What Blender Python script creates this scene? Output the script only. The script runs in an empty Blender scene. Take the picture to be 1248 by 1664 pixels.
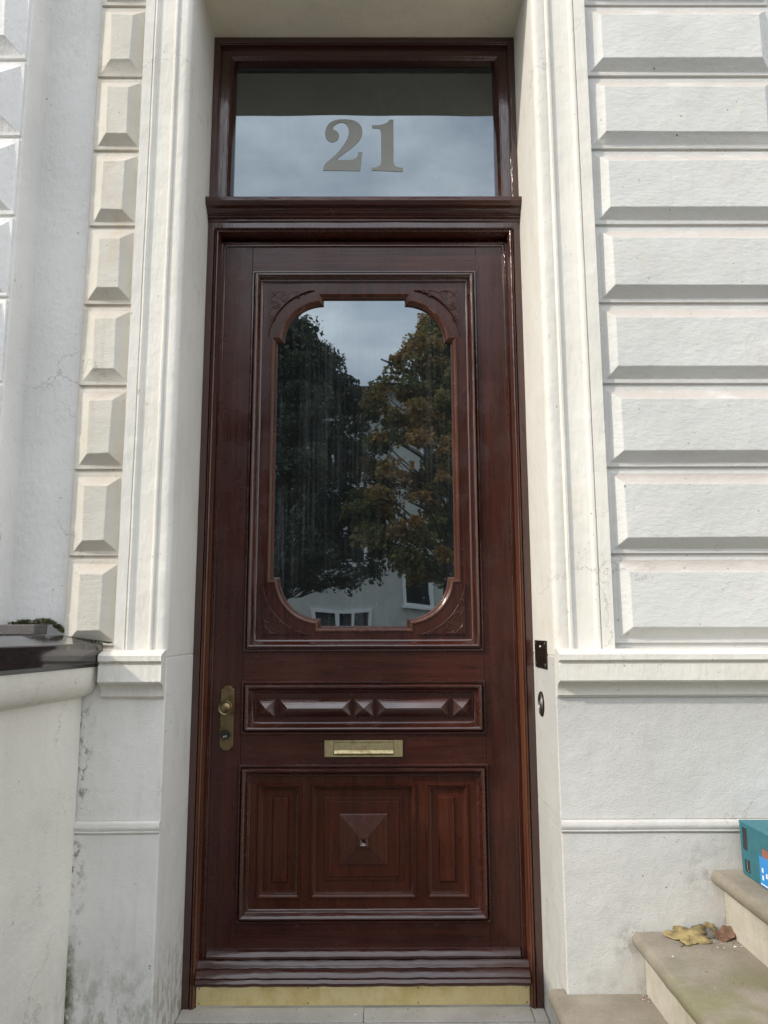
import bpy, bmesh, math, random
from mathutils import Vector, Matrix
random.seed(7)
S = bpy.context.scene
COL = S.collection
# ------------------------------------------------------------------ camera, sky, sun, exposure
cam = bpy.data.cameras.new('camera'); co = bpy.data.objects.new('camera', cam); COL.objects.link(co)
cam.sensor_fit = 'AUTO'; cam.sensor_width = 36.0; cam.lens = 26.827
cam.clip_start = 0.05; cam.clip_end = 600
P_, Y_, R_ = math.radians(8.7508), math.radians(0.2315), math.radians(-0.1586)
fw = Vector((math.sin(Y_)*math.cos(P_), math.cos(Y_)*math.cos(P_), math.sin(P_)))
rt = Vector((math.cos(Y_), -math.sin(Y_), 0)); up = rt.cross(fw)
r2 = rt*math.cos(R_) + up*math.sin(R_); u2 = up*math.cos(R_) - rt*math.sin(R_)
mw = Matrix((r2, u2, -fw)).transposed().to_4x4(); mw.translation = Vector((0.0635, -2.7578, 1.2452))
co.matrix_world = mw
S.camera = co
S.view_settings.view_transform = 'Standard'; S.view_settings.look = 'None'
S.view_settings.exposure = 0.22; S.view_settings.gamma = 1.0
SUN_TRAVEL = Vector((2.0, 1.0, -1.5)).normalized()
sun = bpy.data.lights.new('sun', 'SUN'); sun.energy = 2.35; sun.angle = math.radians(1.6); sun.color = (1.0, 0.93, 0.81)
so = bpy.data.objects.new('sun', sun); COL.objects.link(so); so.location = (-8, -6, 9)
so.rotation_euler = SUN_TRAVEL.to_track_quat('-Z', 'Y').to_euler()
w = bpy.data.worlds.new('World'); S.world = w; w.use_nodes = True
wn, wl = w.node_tree.nodes, w.node_tree.links
wn.clear()
sky = wn.new('ShaderNodeTexSky'); sky.sky_type = 'NISHITA'; sky.sun_disc = False
sky.sun_elevation = math.asin(-SUN_TRAVEL.z); sky.sun_rotation = math.atan2(-SUN_TRAVEL.x, -SUN_TRAVEL.y)
sky.air_density = 1.0; sky.dust_density = 2.0
tcw = wn.new('ShaderNodeTexCoord'); mpw = wn.new('ShaderNodeMapping'); mpw.inputs['Scale'].default_value = (1, 1, 2.2)
nzw = wn.new('ShaderNodeTexNoise'); nzw.inputs['Scale'].default_value = 4.6; nzw.inputs['Detail'].default_value = 7; nzw.inputs['Roughness'].default_value = 0.55
crw = wn.new('ShaderNodeValToRGB'); crw.color_ramp.elements[0].position = 0.30; crw.color_ramp.elements[1].position = 0.72
crw.color_ramp.elements[0].color = (0.45, 0.45, 0.45, 1); crw.color_ramp.elements[1].color = (1, 1, 1, 1)
cloud = wn.new('ShaderNodeMix'); cloud.data_type = 'RGBA'
mixw = wn.new('ShaderNodeMix'); mixw.data_type = 'RGBA'
bgw = wn.new('ShaderNodeBackground'); bgw.inputs['Strength'].default_value = 0.146; ow = wn.new('ShaderNodeOutputWorld')
wl.new(tcw.outputs['Generated'], mpw.inputs['Vector']); wl.new(mpw.outputs[0], nzw.inputs['Vector']); wl.new(nzw.outputs['Fac'], crw.inputs['Fac'])
cloud.inputs['A'].default_value = (5.2, 5.9, 6.7, 1); cloud.inputs['B'].default_value = (14.0, 14.1, 14.2, 1)
wl.new(nzw.outputs['Fac'], cloud.inputs['Factor'])
wl.new(crw.outputs['Color'], mixw.inputs['Factor']); wl.new(sky.outputs[0], mixw.inputs['A']); wl.new(cloud.outputs['Result'], mixw.inputs['B'])
# an overcast sky is brighter overhead than at the horizon
spw = wn.new('ShaderNodeSeparateXYZ'); wl.new(tcw.outputs['Generated'], spw.inputs[0])
elw = wn.new('ShaderNodeMapRange'); elw.inputs['From Min'].default_value = 0.0; elw.inputs['From Max'].default_value = 1.0
elw.inputs['To Min'].default_value = 0.55; elw.inputs['To Max'].default_value = 1.75; wl.new(spw.outputs[2], elw.inputs['Value'])
vmw = wn.new('ShaderNodeVectorMath'); vmw.operation = 'SCALE'
wl.new(mixw.outputs['Result'], vmw.inputs[0]); wl.new(elw.outputs['Result'], vmw.inputs['Scale'])
wl.new(vmw.outputs[0], bgw.inputs['Color']); wl.new(bgw.outputs[0], ow.inputs['Surface'])

# ------------------------------------------------------------------ material helpers
class NT:
    def __init__(s, name):
        s.m = bpy.data.materials.new(name); s.m.use_nodes = True
        s.n = s.m.node_tree.nodes; s.l = s.m.node_tree.links
        s.b = s.n['Principled BSDF']
        s.geo = s.n.new('ShaderNodeNewGeometry')
        s.pos = s.geo.outputs['Position']
    def lk(s, a, b): s.l.new(a, b)
    def put(s, sock, v):
        if hasattr(v, 'is_output') or hasattr(v, 'links') and not isinstance(v, (float, int, tuple)): s.lk(v, sock)
        else: sock.default_value = (*v, 1) if isinstance(v, tuple) and len(v) == 3 and sock.type == 'RGBA' else v
    def noise(s, scale=1.0, vec=(1, 1, 1), detail=4, rough=0.55, dist=0.0, off=(0, 0, 0)):
        mp = s.n.new('ShaderNodeMapping'); mp.inputs['Scale'].default_value = vec; mp.inputs['Location'].default_value = off
        s.lk(s.pos, mp.inputs['Vector'])
        t = s.n.new('ShaderNodeTexNoise'); t.inputs['Scale'].default_value = scale; t.inputs['Detail'].default_value = detail
        t.inputs['Roughness'].default_value = rough; t.inputs['Distortion'].default_value = dist
        s.lk(mp.outputs[0], t.inputs['Vector']); return t.outputs['Fac']
    def ramp(s, v, a, b, lo=0.0, hi=1.0):
        r = s.n.new('ShaderNodeMapRange'); r.interpolation_type = 'SMOOTHSTEP'
        s.put(r.inputs['Value'], v)
        r.inputs['From Min'].default_value = a; r.inputs['From Max'].default_value = b
        r.inputs['To Min'].default_value = lo; r.inputs['To Max'].default_value = hi
        return r.outputs['Result']
    def math(s, op, a, b=0.0):
        m = s.n.new('ShaderNodeMath'); m.operation = op; s.put(m.inputs[0], a); s.put(m.inputs[1], b); return m.outputs[0]
    def mix(s, f, a, b, mode='MIX'):
        m = s.n.new('ShaderNodeMix'); m.data_type = 'RGBA'; m.blend_type = mode
        s.put(m.inputs['Factor'], f); s.put(m.inputs['A'], a); s.put(m.inputs['B'], b); return m.outputs['Result']
    def sep(s, v):
        x = s.n.new('ShaderNodeSeparateXYZ'); s.lk(v, x.inputs[0]); return x.outputs
    def bump(s, h, dist, strength=1.0, prev=None):
        b = s.n.new('ShaderNodeBump'); b.inputs['Distance'].default_value = dist; b.inputs['Strength'].default_value = strength
        s.put(b.inputs['Height'], h)
        if prev is not None: s.lk(prev, b.inputs['Normal'])
        return b.outputs[0]
    def out(s, color=None, rough=None, normal=None, **k):
        if color is not None: s.put(s.b.inputs['Base Color'], color)
        if rough is not None: s.put(s.b.inputs['Roughness'], rough)
        if normal is not None: s.lk(normal, s.b.inputs['Normal'])
        for n_, v in k.items(): s.put(s.b.inputs[n_.replace('_', ' ')], v)
        return s.m

def plaster(name, base, warm=(0.62, 0.52, 0.38), stain=0.35, rough_h=0.0003, fine_h=0.0002, ledge=0.0, algae=0.0, corner=None, coarse=60, specks=1.0, brush=(1, 1, 3), cracks=0.38, smudges=()):
    t = NT(name)
    big = t.noise(2.6, detail=5)
    c = t.mix(t.ramp(big, 0.3, 0.7), tuple(v*0.93 for v in base), tuple(min(1, v*1.03) for v in base))
    mid = t.noise(11, (1, 1, 0.55), detail=6, rough=0.65)
    c = t.mix(t.math('MULTIPLY', t.ramp(mid, 0.50, 0.78), stain), c, warm)
    run = t.noise(1.0, (28, 28, 1.6), detail=4, off=(3, 1, 2))
    c = t.mix(t.math('MULTIPLY', t.ramp(run, 0.56, 0.78), 0.22*stain/0.35), c, (0.42, 0.38, 0.30))
    oi = t.n.new('ShaderNodeObjectInfo')
    c = t.mix(t.math('MULTIPLY', oi.outputs['Random'], 0.10), c, (0.42, 0.40, 0.36))
    xyz = t.sep(t.pos)
    if ledge:
        nz = t.sep(t.geo.outputs['True Normal'])[2]
        ln = t.noise(14, (0.5, 1, 1), detail=6)
        f = t.math('MULTIPLY', t.ramp(nz, 0.25, 0.5), t.ramp(ln, 0.22, 0.50))
        c = t.mix(t.math('MULTIPLY', f, ledge), c, (0.44, 0.365, 0.31))
    if algae:
        an = t.noise(30, (1, 1, 0.5), detail=8, rough=0.7, off=(7, 2, 1))
        low = t.ramp(xyz[2], 0.42, 0.0)
        f = t.math('MULTIPLY', low, t.ramp(an, 0.42, 0.62))
        c = t.mix(t.math('MULTIPLY', f, algae), c, (0.20, 0.205, 0.12))
    if corner is not None:
        cx, wdt, col = corner
        d = t.math('ABSOLUTE', t.math('SUBTRACT', xyz[0], cx))
        cn = t.noise(48, (1, 1, 0.7), detail=6, rough=0.7)
        f = t.math('MULTIPLY', t.math('MULTIPLY', t.ramp(d, wdt, 0.0), t.ramp(cn, 0.50, 0.60)), t.ramp(t.noise(7, detail=3, off=(3, 3, 8)), 0.42, 0.58))
        c = t.mix(t.math('MULTIPLY', f, 0.85), c, col)
        # the damp green foot of the same corner
        f2 = t.math('MULTIPLY', t.math('MULTIPLY', t.ramp(d, wdt*0.6, 0.0), t.ramp(xyz[2], 0.40, 0.22)), t.ramp(cn, 0.30, 0.5))
        c = t.mix(f2, c, (0.10, 0.105, 0.05))
    mpc = t.n.new('ShaderNodeVectorMath'); mpc.operation = 'SCALE'; t.lk(t.pos, mpc.inputs[0]); mpc.inputs['Scale'].default_value = 3.2
    nzc = t.n.new('ShaderNodeTexNoise'); nzc.inputs['Scale'].default_value = 2.2; nzc.inputs['Detail'].default_value = 8; nzc.inputs['Roughness'].default_value = 0.65; t.lk(mpc.outputs[0], nzc.inputs['Vector'])
    adc = t.n.new('ShaderNodeVectorMath'); adc.operation = 'MULTIPLY_ADD'; t.lk(nzc.outputs['Color'], adc.inputs[0]); adc.inputs[1].default_value = (0.9, 0.9, 0.9); t.lk(mpc.outputs[0], adc.inputs[2])
    vor = t.n.new('ShaderNodeTexVoronoi'); vor.feature = 'DISTANCE_TO_EDGE'; vor.inputs['Scale'].default_value = 1.0; t.lk(adc.outputs[0], vor.inputs['Vector'])
    crk = t.math('MULTIPLY', t.ramp(vor.outputs['Distance'], 0.011, 0.003), t.ramp(t.noise(2.3, detail=3, off=(6, 2, 4)), 0.54, 0.62))
    c = t.mix(t.math('MULTIPLY', crk, cracks), c, (0.20, 0.17, 0.14))
    for (sx_, sz_, sr_, sa_) in smudges:
        dx_ = t.math('SUBTRACT', xyz[0], sx_); dz_ = t.math('SUBTRACT', xyz[2], sz_)
        rr_ = t.math('SQRT', t.math('ADD', t.math('MULTIPLY', dx_, dx_), t.math('MULTIPLY', dz_, dz_)))
        sn_ = t.noise(30, detail=7, rough=0.7, off=(2, 8, 5))
        c = t.mix(t.math('MULTIPLY', t.math('MULTIPLY', t.ramp(rr_, sr_, 0.0), t.ramp(sn_, 0.45, 0.62)), sa_*0.45), c, (0.16, 0.13, 0.105))
    sp = t.noise(75, detail=2, rough=0.4, off=(1, 5, 9)); gate = t.noise(6, detail=2, off=(9, 9, 1))
    f = t.math('MULTIPLY', t.ramp(sp, 0.735, 0.765), t.ramp(gate, 0.42, 0.6))
    c = t.mix(t.math('MULTIPLY', f, 0.75*specks), c, (0.13, 0.10, 0.08))
    chip = t.noise(22, (1, 1, 0.4), detail=3, off=(4, 4, 4))
    c = t.mix(t.math('MULTIPLY', t.ramp(chip, 0.74, 0.76), 0.5*specks), c, (0.35, 0.31, 0.25))
    n = t.bump(t.noise(9, (1, 1, 1), detail=3, off=(2, 7, 3)), 0.006)
    n = t.bump(t.noise(coarse, brush, detail=7, rough=0.62), rough_h*6, prev=n)
    n = t.bump(t.noise(300, brush, detail=3), fine_h*4, prev=n)
    return t.out(c, 0.62, n, Specular_IOR_Level=0.3)

def wood(name, axis='z', dark=(0.025, 0.0056, 0.0036), light=(0.066, 0.0168, 0.0098), rough=0.22, wave=0.0, ior=1.5, coat=0.0, worn=None):
    t = NT(name)
    g = {'z': (60, 60, 2.2), 'x': (2.2, 60, 60)}[axis]
    g2 = {'z': (220, 220, 9), 'x': (9, 220, 220)}[axis]
    a = t.noise(1.0, g, detail=5, rough=0.6, dist=0.3)
    b = t.noise(1.0, g2, detail=3, rough=0.6)
    big = t.noise(2.0, detail=4)
    f = t.math('ADD', t.math('MULTIPLY', t.ramp(a, 0.3, 0.72), 0.6), t.math('MULTIPLY', t.ramp(big, 0.3, 0.7), 0.4))
    c = t.mix(f, dark, light)
    c = t.mix(t.math('MULTIPLY', t.ramp(b, 0.52, 0.72), 0.6), c, tuple(v*0.40 for v in dark))
    if worn:
        wz = t.ramp(t.math('ADD', t.sep(t.pos)[2], t.math('MULTIPLY', a, 0.9)), 2.7, 1.7)
        c = t.mix(t.math('MULTIPLY', wz, t.ramp(a, 0.30, 0.6)), c, worn)
    r = t.ramp(t.noise(9, detail=4), 0.3, 0.7, rough-0.05, rough+0.12)
    n = t.bump(b, 0.0003)
    n = t.bump(a, 0.0005, prev=n)
    if wave:
        n = t.bump(t.noise(1.0, {'z': (45, 45, 14), 'x': (14, 45, 45)}[axis], detail=3, off=(2, 2, 2)), wave, prev=n)
    return t.out(c, r, n, IOR=ior, Coat_Weight=coat, Coat_Roughness=0.08)

def metal(name, base, dark, rough=0.32, scale=14):
    t = NT(name)
    a = t.noise(scale, detail=6, rough=0.65); b = t.noise(scale*9, detail=3)
    c = t.mix(t.ramp(a, 0.38, 0.68), base, dark)
    sc_ = t.noise(1.0, (6, 300, 420), detail=3, off=(1, 1, 1))
    c = t.mix(t.math('MULTIPLY', t.ramp(sc_, 0.58, 0.70), 0.35), c, dark)
    gr = t.noise(scale*2.2, (1, 1, 0.35), detail=7, rough=0.7, off=(8, 3, 3))
    c = t.mix(t.math('MULTIPLY', t.ramp(gr, 0.60, 0.72), 0.5), c, tuple(v*0.45 for v in dark))
    return t.out(c, t.ramp(a, 0.3, 0.7, rough, rough+0.2), t.bump(sc_, 0.0003, prev=t.bump(b, 0.0003)), Metallic=1.0)

def plain(name, col, rough=0.5, var=0.15, scale=20, bump=0.0, metallic=0.0, **k):
    t = NT(name)
    a = t.noise(scale, detail=5)
    c = t.mix(t.ramp(a, 0.3, 0.7), tuple(v*(1-var) for v in col), tuple(v*(1+var) for v in col))
    n = t.bump(t.noise(scale*6, detail=4), bump) if bump else None
    return t.out(c, rough, n, Metallic=metallic, **k)

def stone(name, a_, b_, green=0.0, scale=6):
    t = NT(name)
    a = t.noise(scale, detail=7, rough=0.65); b = t.noise(scale*22, detail=5, rough=0.7)
    c = t.mix(t.ramp(a, 0.3, 0.7), a_, b_)
    c = t.mix(t.math('MULTIPLY', t.ramp(b, 0.45, 0.75), 0.35), c, tuple(v*0.55 for v in a_))
    sp = t.noise(120, detail=2); c = t.mix(t.math('MULTIPLY', t.ramp(sp, 0.70, 0.74), 0.5), c, (0.5, 0.47, 0.42))
    if green:
        y = t.sep(t.pos)[1]
        g = t.noise(9, (1, 1, 0.5), detail=6, off=(5, 1, 1))
        c = t.mix(t.math('MULTIPLY', t.math('MULTIPLY', t.ramp(y, -0.45, -0.75), t.ramp(g, 0.3, 0.6)), green), c, (0.15, 0.15, 0.055))
    n = t.bump(b, 0.0015); n = t.bump(a, 0.004, prev=n)
    return t.out(c, 0.78, n, Specular_IOR_Level=0.25)

def glass(name, streak=1.0, ior=3.3, soft=0.008):
    t = NT(name)
    s = t.noise(1.0, (105, 105, 1.6), detail=6, rough=0.6, off=(1, 2, 3)); blot = t.noise(3.0, detail=4)
    dirt = t.math('MULTIPLY', t.ramp(s, 0.42, 0.75), t.ramp(blot, 0.3, 0.75))
    drop = t.ramp(t.noise(95, detail=1, off=(5, 5, 5)), 0.765, 0.785)
    c = t.mix(t.math('MULTIPLY', dirt, 0.5*streak), (0.010, 0.012, 0.012), (0.13, 0.14, 0.145))
    c = t.mix(t.math('MULTIPLY', drop, 0.5), c, (0.3, 0.3, 0.3))
    wav = t.bump(t.noise(3.2, detail=1), 0.0012)
    return t.out(c, t.math('ADD', t.math('MULTIPLY', dirt, 0.03), soft), wav, IOR=ior, Specular_Tint=(0.80, 0.92, 1.0, 1.0))

M = {}
M['white'] = plaster('sun_lowered_stucco', (0.66, 0.66, 0.635), stain=0.22, ledge=0.6, brush=(0.55, 1, 1.3))  # base of the right walls darkened to offset the sunlight on them
M['white_trim'] = plaster('painted_trim', (0.74, 0.715, 0.655), stain=0.25, rough_h=0.00035, fine_h=0.00015, ledge=0.25, brush=(1, 1, 0.2))
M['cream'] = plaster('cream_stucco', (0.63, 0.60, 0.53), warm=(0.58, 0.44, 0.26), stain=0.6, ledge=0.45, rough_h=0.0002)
M['soffit'] = plaster('soffit_plaster', (0.88, 0.82, 0.68), stain=0.2)
M['roughcast'] = plaster('sun_lowered_rough_plinth', (0.60, 0.595, 0.57), warm=(0.5, 0.44, 0.36), stain=0.22, rough_h=0.00014, fine_h=0.0003, coarse=210, ledge=0.2, algae=0.35, brush=(0.8, 1, 1), smudges=((0.795, 0.33, 0.085, 0.95), (1.03, 0.52, 0.11, 0.8), (0.83, 0.21, 0.06, 0.8), (0.70, 0.20, 0.10, 0.35), (1.09, 0.38, 0.05, 0.8), (0.74, 0.45, 0.12, 0.25), (1.0, 0.62, 0.10, 0.3)))  # right plinth base darker than the left, offsetting its stronger light
M['plinth_damp_lifted'] = plaster('shade_lifted_damp_plinth', (0.84, 0.82, 0.775), warm=(0.5, 0.44, 0.36), stain=0.25, rough_h=0.00016, fine_h=0.0003, coarse=150, ledge=0.2, algae=0.75, corner=(-0.862, 0.055, (0.10, 0.075, 0.055)))  # base brightened to make up for parapet shade; algae and corner dirt are growth
M['parapet'] = plaster('shade_lifted_parapet_stucco', (0.82, 0.785, 0.70), warm=(0.5, 0.44, 0.34), stain=0.2, rough_h=0.0002, algae=0.25)  # base brightened to make up for the shade on this wall
M['shade_lifted_white'] = plaster('shade_lifted_white_stucco', (0.81, 0.80, 0.775), warm=(0.58, 0.56, 0.51), stain=0.18, rough_h=0.0006, brush=(1, 1, 0.6))  # fill light put into the base, raised for the shaded recess
M['wood_z'] = wood('mahogany_upright', 'z')
M['wood_x'] = wood('mahogany_rail', 'x')
M['wood_mould'] = wood('mahogany_moulding', 'z', rough=0.12, wave=0.0016, ior=1.75, coat=0.2)
M['wood_mould_x'] = wood('mahogany_moulding_weathered', 'x', rough=0.17, wave=0.0014, ior=1.6, coat=0.2)
M['wood_low'] = wood('mahogany_lower_panel', 'z', dark=(0.034, 0.0080, 0.0040), light=(0.074, 0.0190, 0.0092), rough=0.27, ior=1.4)
M['wood_worn'] = wood('mahogany_worn_bead', 'z', dark=(0.026, 0.007, 0.005), light=(0.070, 0.020, 0.012), worn=(0.105, 0.037, 0.018), rough=0.17, wave=0.002, ior=1.7)
M['wood_stud'] = wood('mahogany_stud', 'x', rough=0.17, ior=1.85, coat=0.15)
M['wood_mid'] = wood('mahogany_glazing_bar', 'z', dark=(0.045, 0.013, 0.008), light=(0.105, 0.036, 0.020), rough=0.20, wave=0.001)
M['glass'] = glass('dark_pane')
M['glass_t'] = glass('transom_pane', 0.6, 2.75, 0.004)
M['frost'] = plain('etched_film', (0.29, 0.295, 0.27), 0.55, 0.05, 8)
M['brass'] = metal('brushed_brass', (0.97, 0.85, 0.50), (0.80, 0.66, 0.32), 0.42, 12)
M['brass_old'] = metal('aged_brass', (0.27, 0.20, 0.11), (0.14, 0.10, 0.05), 0.34, 30)
M['brass_mid'] = metal('worn_brass', (0.52, 0.44, 0.26), (0.36, 0.29, 0.15), 0.42, 25)
M['bronze'] = metal('dark_bronze', (0.085, 0.065, 0.055), (0.05, 0.04, 0.035), 0.38, 40)
M['black'] = plain('black_rubber', (0.012, 0.012, 0.013), 0.4)
M['steel'] = metal('steel', (0.55, 0.54, 0.52), (0.30, 0.29, 0.28), 0.28, 60)
M['steel_dark'] = metal('dull_steel', (0.30, 0.29, 0.28), (0.12, 0.115, 0.11), 0.34, 60)
M['granite'] = NT('polished_dark_granite')
_t = M['granite']; _a = _t.noise(140, detail=3)
M['granite'] = _t.out(_t.mix(_t.ramp(_a, 0.4, 0.7), (0.020, 0.016, 0.017), (0.036, 0.031, 0.031)), _t.ramp(_t.noise(5, detail=4), 0.35, 0.7, 0.02, 0.13), None, IOR=1.75)
M['slate'] = stone('slab_stone', (0.10, 0.09, 0.088), (0.16, 0.145, 0.14))
M['step'] = stone('step_sandstone', (0.215, 0.185, 0.145), (0.295, 0.26, 0.21), green=0.55)
M['riser'] = stone('pale_riser_stone', (0.42, 0.385, 0.32), (0.54, 0.505, 0.435), green=0.5, scale=9)
M['sill'] = stone('doorstep_stone', (0.40, 0.375, 0.335), (0.50, 0.47, 0.43))
M['moss'] = plain('moss', (0.055, 0.056, 0.022), 0.9, 0.5, 60)
M['moss_y'] = plain('pale_moss', (0.12, 0.115, 0.05), 0.9, 0.4, 60)
M['teal'] = plain('teal_plastic', (0.018, 0.135, 0.17), 0.42, 0.12, 40, bump=0.0003)
M['dark_plastic'] = plain('black_plastic', (0.03, 0.022, 0.024), 0.5)
M['blue'] = plain('blue_sticker', (0.02, 0.24, 0.62), 0.4, 0.05)
M['white_print'] = plain('white_print', (0.8, 0.8, 0.8), 0.5, 0.03)
M['red_brown'] = plain('rust_red_lining', (0.30, 0.12, 0.085), 0.6)
M['leaf_y'] = plain('yellow_leaf', (0.25, 0.19, 0.08), 0.6, 0.5, 28, bump=0.0008)
M['leaf_b'] = plain('brown_leaf', (0.15, 0.082, 0.05), 0.6, 0.4, 40, bump=0.0008)
M['leaf_g'] = plain('grey_leaf', (0.115, 0.10, 0.085), 0.7, 0.3, 40, bump=0.0008)

# ------------------------------------------------------------------ mesh helpers
class MB:
    def __init__(s): s.v = []; s.f = []
    def add(s, vs, fs):
        o = len(s.v); s.v += [tuple(v) for v in vs]; s.f += [tuple(i+o for i in f) for f in fs]; return s
    def box(s, x0, x1, y0, y1, z0, z1):
        return s.add([(x0, y0, z0), (x1, y0, z0), (x1, y1, z0), (x0, y1, z0), (x0, y0, z1), (x1, y0, z1), (x1, y1, z1), (x0, y1, z1)],
                     [(0, 1, 5, 4), (1, 2, 6, 5), (2, 3, 7, 6), (3, 0, 4, 7), (4, 5, 6, 7), (3, 2, 1, 0)])
    def ex(s, prof, axis, a, b, n=1, jit=0.0, seed=1):
        """closed profile pushed along an axis; prof points are (x,y) for z, (y,z) for x, (x,z) for y"""
        rnd = random.Random(seed); k = len(prof); vs = []
        for i in range(n+1):
            q = a + (b-a)*i/n
            j = rnd.uniform(-jit, jit)
            for (p0, p1) in prof:
                vs.append({'z': (p0+j*0.6, p1+j, q), 'x': (q, p0+j, p1+j*0.6), 'y': (p0, q, p1)}[axis])
        fs = []
        for i in range(n):
            for m in range(k):
                m2 = (m+1) % k
                fs.append((i*k+m, i*k+m2, (i+1)*k+m2, (i+1)*k+m))
        fs.append(tuple(range(k))[::-1]); fs.append(tuple(n*k+m for m in range(k)))
        return s.add(vs, fs)
    def sweep(s, path, prof, Y, closed=True, sub=0, jit=0.0, seed=3):
        """mitred moulding: path in (x,z) running clockwise seen from the street, prof = (inset, height above Y towards street)"""
        rnd = random.Random(seed)
        pts = [Vector(p) for p in path]
        if sub:
            q = []; m = len(pts)
            for i in range(m if closed else m-1):
                a, b = pts[i], pts[(i+1) % m]; ns = max(1, int((b-a).length/sub))
                q += [a.lerp(b, j/ns) for j in range(ns)]
            if not closed: q.append(pts[-1])
            pts = q
        m = len(pts); k = len(prof); vs = []
        for i in range(m):
            pa = pts[i-1] if (closed or i > 0) else None; pb = pts[(i+1) % m] if (closed or i < m-1) else None
            d1 = (pts[i]-pa).normalized() if pa is not None else None; d2 = (pb-pts[i]).normalized() if pb is not None else None
            if d1 is None: d1 = d2
            if d2 is None: d2 = d1
            n1 = Vector((d1.y, -d1.x)); n2 = Vector((d2.y, -d2.x))
            nn = (n1+n2)/(1+n1.dot(n2))
            j = rnd.uniform(-jit, jit)
            for (t, h) in prof:
                p = pts[i] + nn*(t+j*0.5); vs.append((p.x, Y-h-j, p.y))
        fs = []
        for i in range(m if closed else m-1):
            i2 = (i+1) % m
            for q in range(k-1):
                fs.append((i*k+q, i*k+q+1, i2*k+q+1, i2*k+q))
        return s.add(vs, fs)
    def lathe(s, prof, c, axis='y', seg=32):
        """prof = (radius, distance); axis y: distance is towards the street (-y); axis x: towards -x"""
        k = len(prof); vs = []
        for i in range(seg):
            a = 2*math.pi*i/seg
            for r, d in prof:
                u, v_ = r*math.cos(a), r*math.sin(a)
                vs.append((c[0]+u, c[1]-d, c[2]+v_) if axis == 'y' else (c[0]-d, c[1]+u, c[2]+v_))
        fs = []
        for i in range(seg):
            j = (i+1) % seg
            for q in range(k-1): fs.append((i*k+q, i*k+q+1, j*k+q+1, j*k+q))
        return s.add(vs, fs)
    def tube(s, pts, r, seg=7):
        pts = [Vector(p) for p in pts]; m = len(pts); vs = []
        rr = r if isinstance(r, (list, tuple)) else [r]*m
        for i in range(m):
            d = (pts[min(i+1, m-1)]-pts[max(i-1, 0)]).normalized()
            u = d.orthogonal().normalized() if i == 0 else (u - d*u.dot(d)).normalized()
            v_ = d.cross(u)
            for q in range(seg):
                a = 2*math.pi*q/seg; vs.append(pts[i]+(u*math.cos(a)+v_*math.sin(a))*rr[i])
        fs = [(i*seg+q, i*seg+(q+1) % seg, (i+1)*seg+(q+1) % seg, (i+1)*seg+q) for i in range(m-1) for q in range(seg)]
        fs += [tuple(range(seg))[::-1], tuple((m-1)*seg+q for q in range(seg))]
        return s.add(vs, fs)
    def poly(s, loops, Y, th):
        """flat plate between loops (outer first, then holes) of (x,z), front at Y, thickness th"""
        bm = bmesh.new(); es = []
        for lp in loops:
            vv = [bm.verts.new((p[0], Y, p[1])) for p in lp]
            es += [bm.edges.new((vv[i], vv[(i+1) % len(vv)])) for i in range(len(vv))]
        bmesh.ops.triangle_fill(bm, use_beauty=True, edges=es)
        bm.verts.index_update()
        fs0 = [[v.index for v in f.verts] for f in bm.faces]
        vs = [v.co.copy() for v in bm.verts]; n = len(vs)
        allv = [tuple(v) for v in vs] + [(v.x, v.y+th, v.z) for v in vs]
        fs = []
        for f in fs0:
            a, b, c = (vs[i] for i in f[:3])
            if (b-a).cross(c-a).y > 0: f = f[::-1]
            fs.append(tuple(f)); fs.append(tuple(i+n for i in reversed(f)))
        o = 0
        for lp in loops:
            k = len(lp)
            for i in range(k): fs.append((o+i, o+(i+1) % k, o+(i+1) % k+n, o+i+n))
            o += k
        bm.free(); return s.add(allv, fs)
    def build(s, name, mat, parent=None, bev=0.0, smooth=35, flip=False):
        me = bpy.data.meshes.new(name); me.from_pydata(s.v, [], s.f); me.update()
        bm = bmesh.new(); bm.from_mesh(me)
        if not flip: bmesh.ops.recalc_face_normals(bm, faces=bm.faces)
        bm.to_mesh(me); bm.free()
        mats = mat if isinstance(mat, (list, tuple)) else [mat]
        for m in mats: me.materials.append(M[m] if isinstance(m, str) else m)
        if smooth:
            for p in me.polygons: p.use_smooth = True
            me.set_sharp_from_angle(angle=math.radians(smooth))
        o = bpy.data.objects.new(name, me); COL.objects.link(o)
        if parent is not None: o.parent = parent
        if bev:
            b = o.modifiers.new('edge', 'BEVEL'); b.width = bev; b.segments = 2; b.limit_method = 'ANGLE'; b.angle_limit = math.radians(30)
            b.harden_normals = True
        return o

def thing(name, label, cat, group=None, kind=None):
    o = bpy.data.objects.new(name, None); COL.objects.link(o); o.empty_display_size = 0.1
    return tag(o, label, cat, group, kind)
def tag(o, label=None, cat=None, group=None, kind=None):
    if label: o['label'] = label
    if cat: o['category'] = cat
    if group: o['group'] = group
    if kind: o['kind'] = kind
    return o
def arc(cx, cz, r, a0, a1, n):
    return [(cx+r*math.cos(math.radians(a0+(a1-a0)*i/n)), cz+r*math.sin(math.radians(a0+(a1-a0)*i/n))) for i in range(n+1)]
def rect(x0, x1, z0, z1): return [(x0, z0), (x0, z1), (x1, z1), (x1, z0)]

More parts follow.
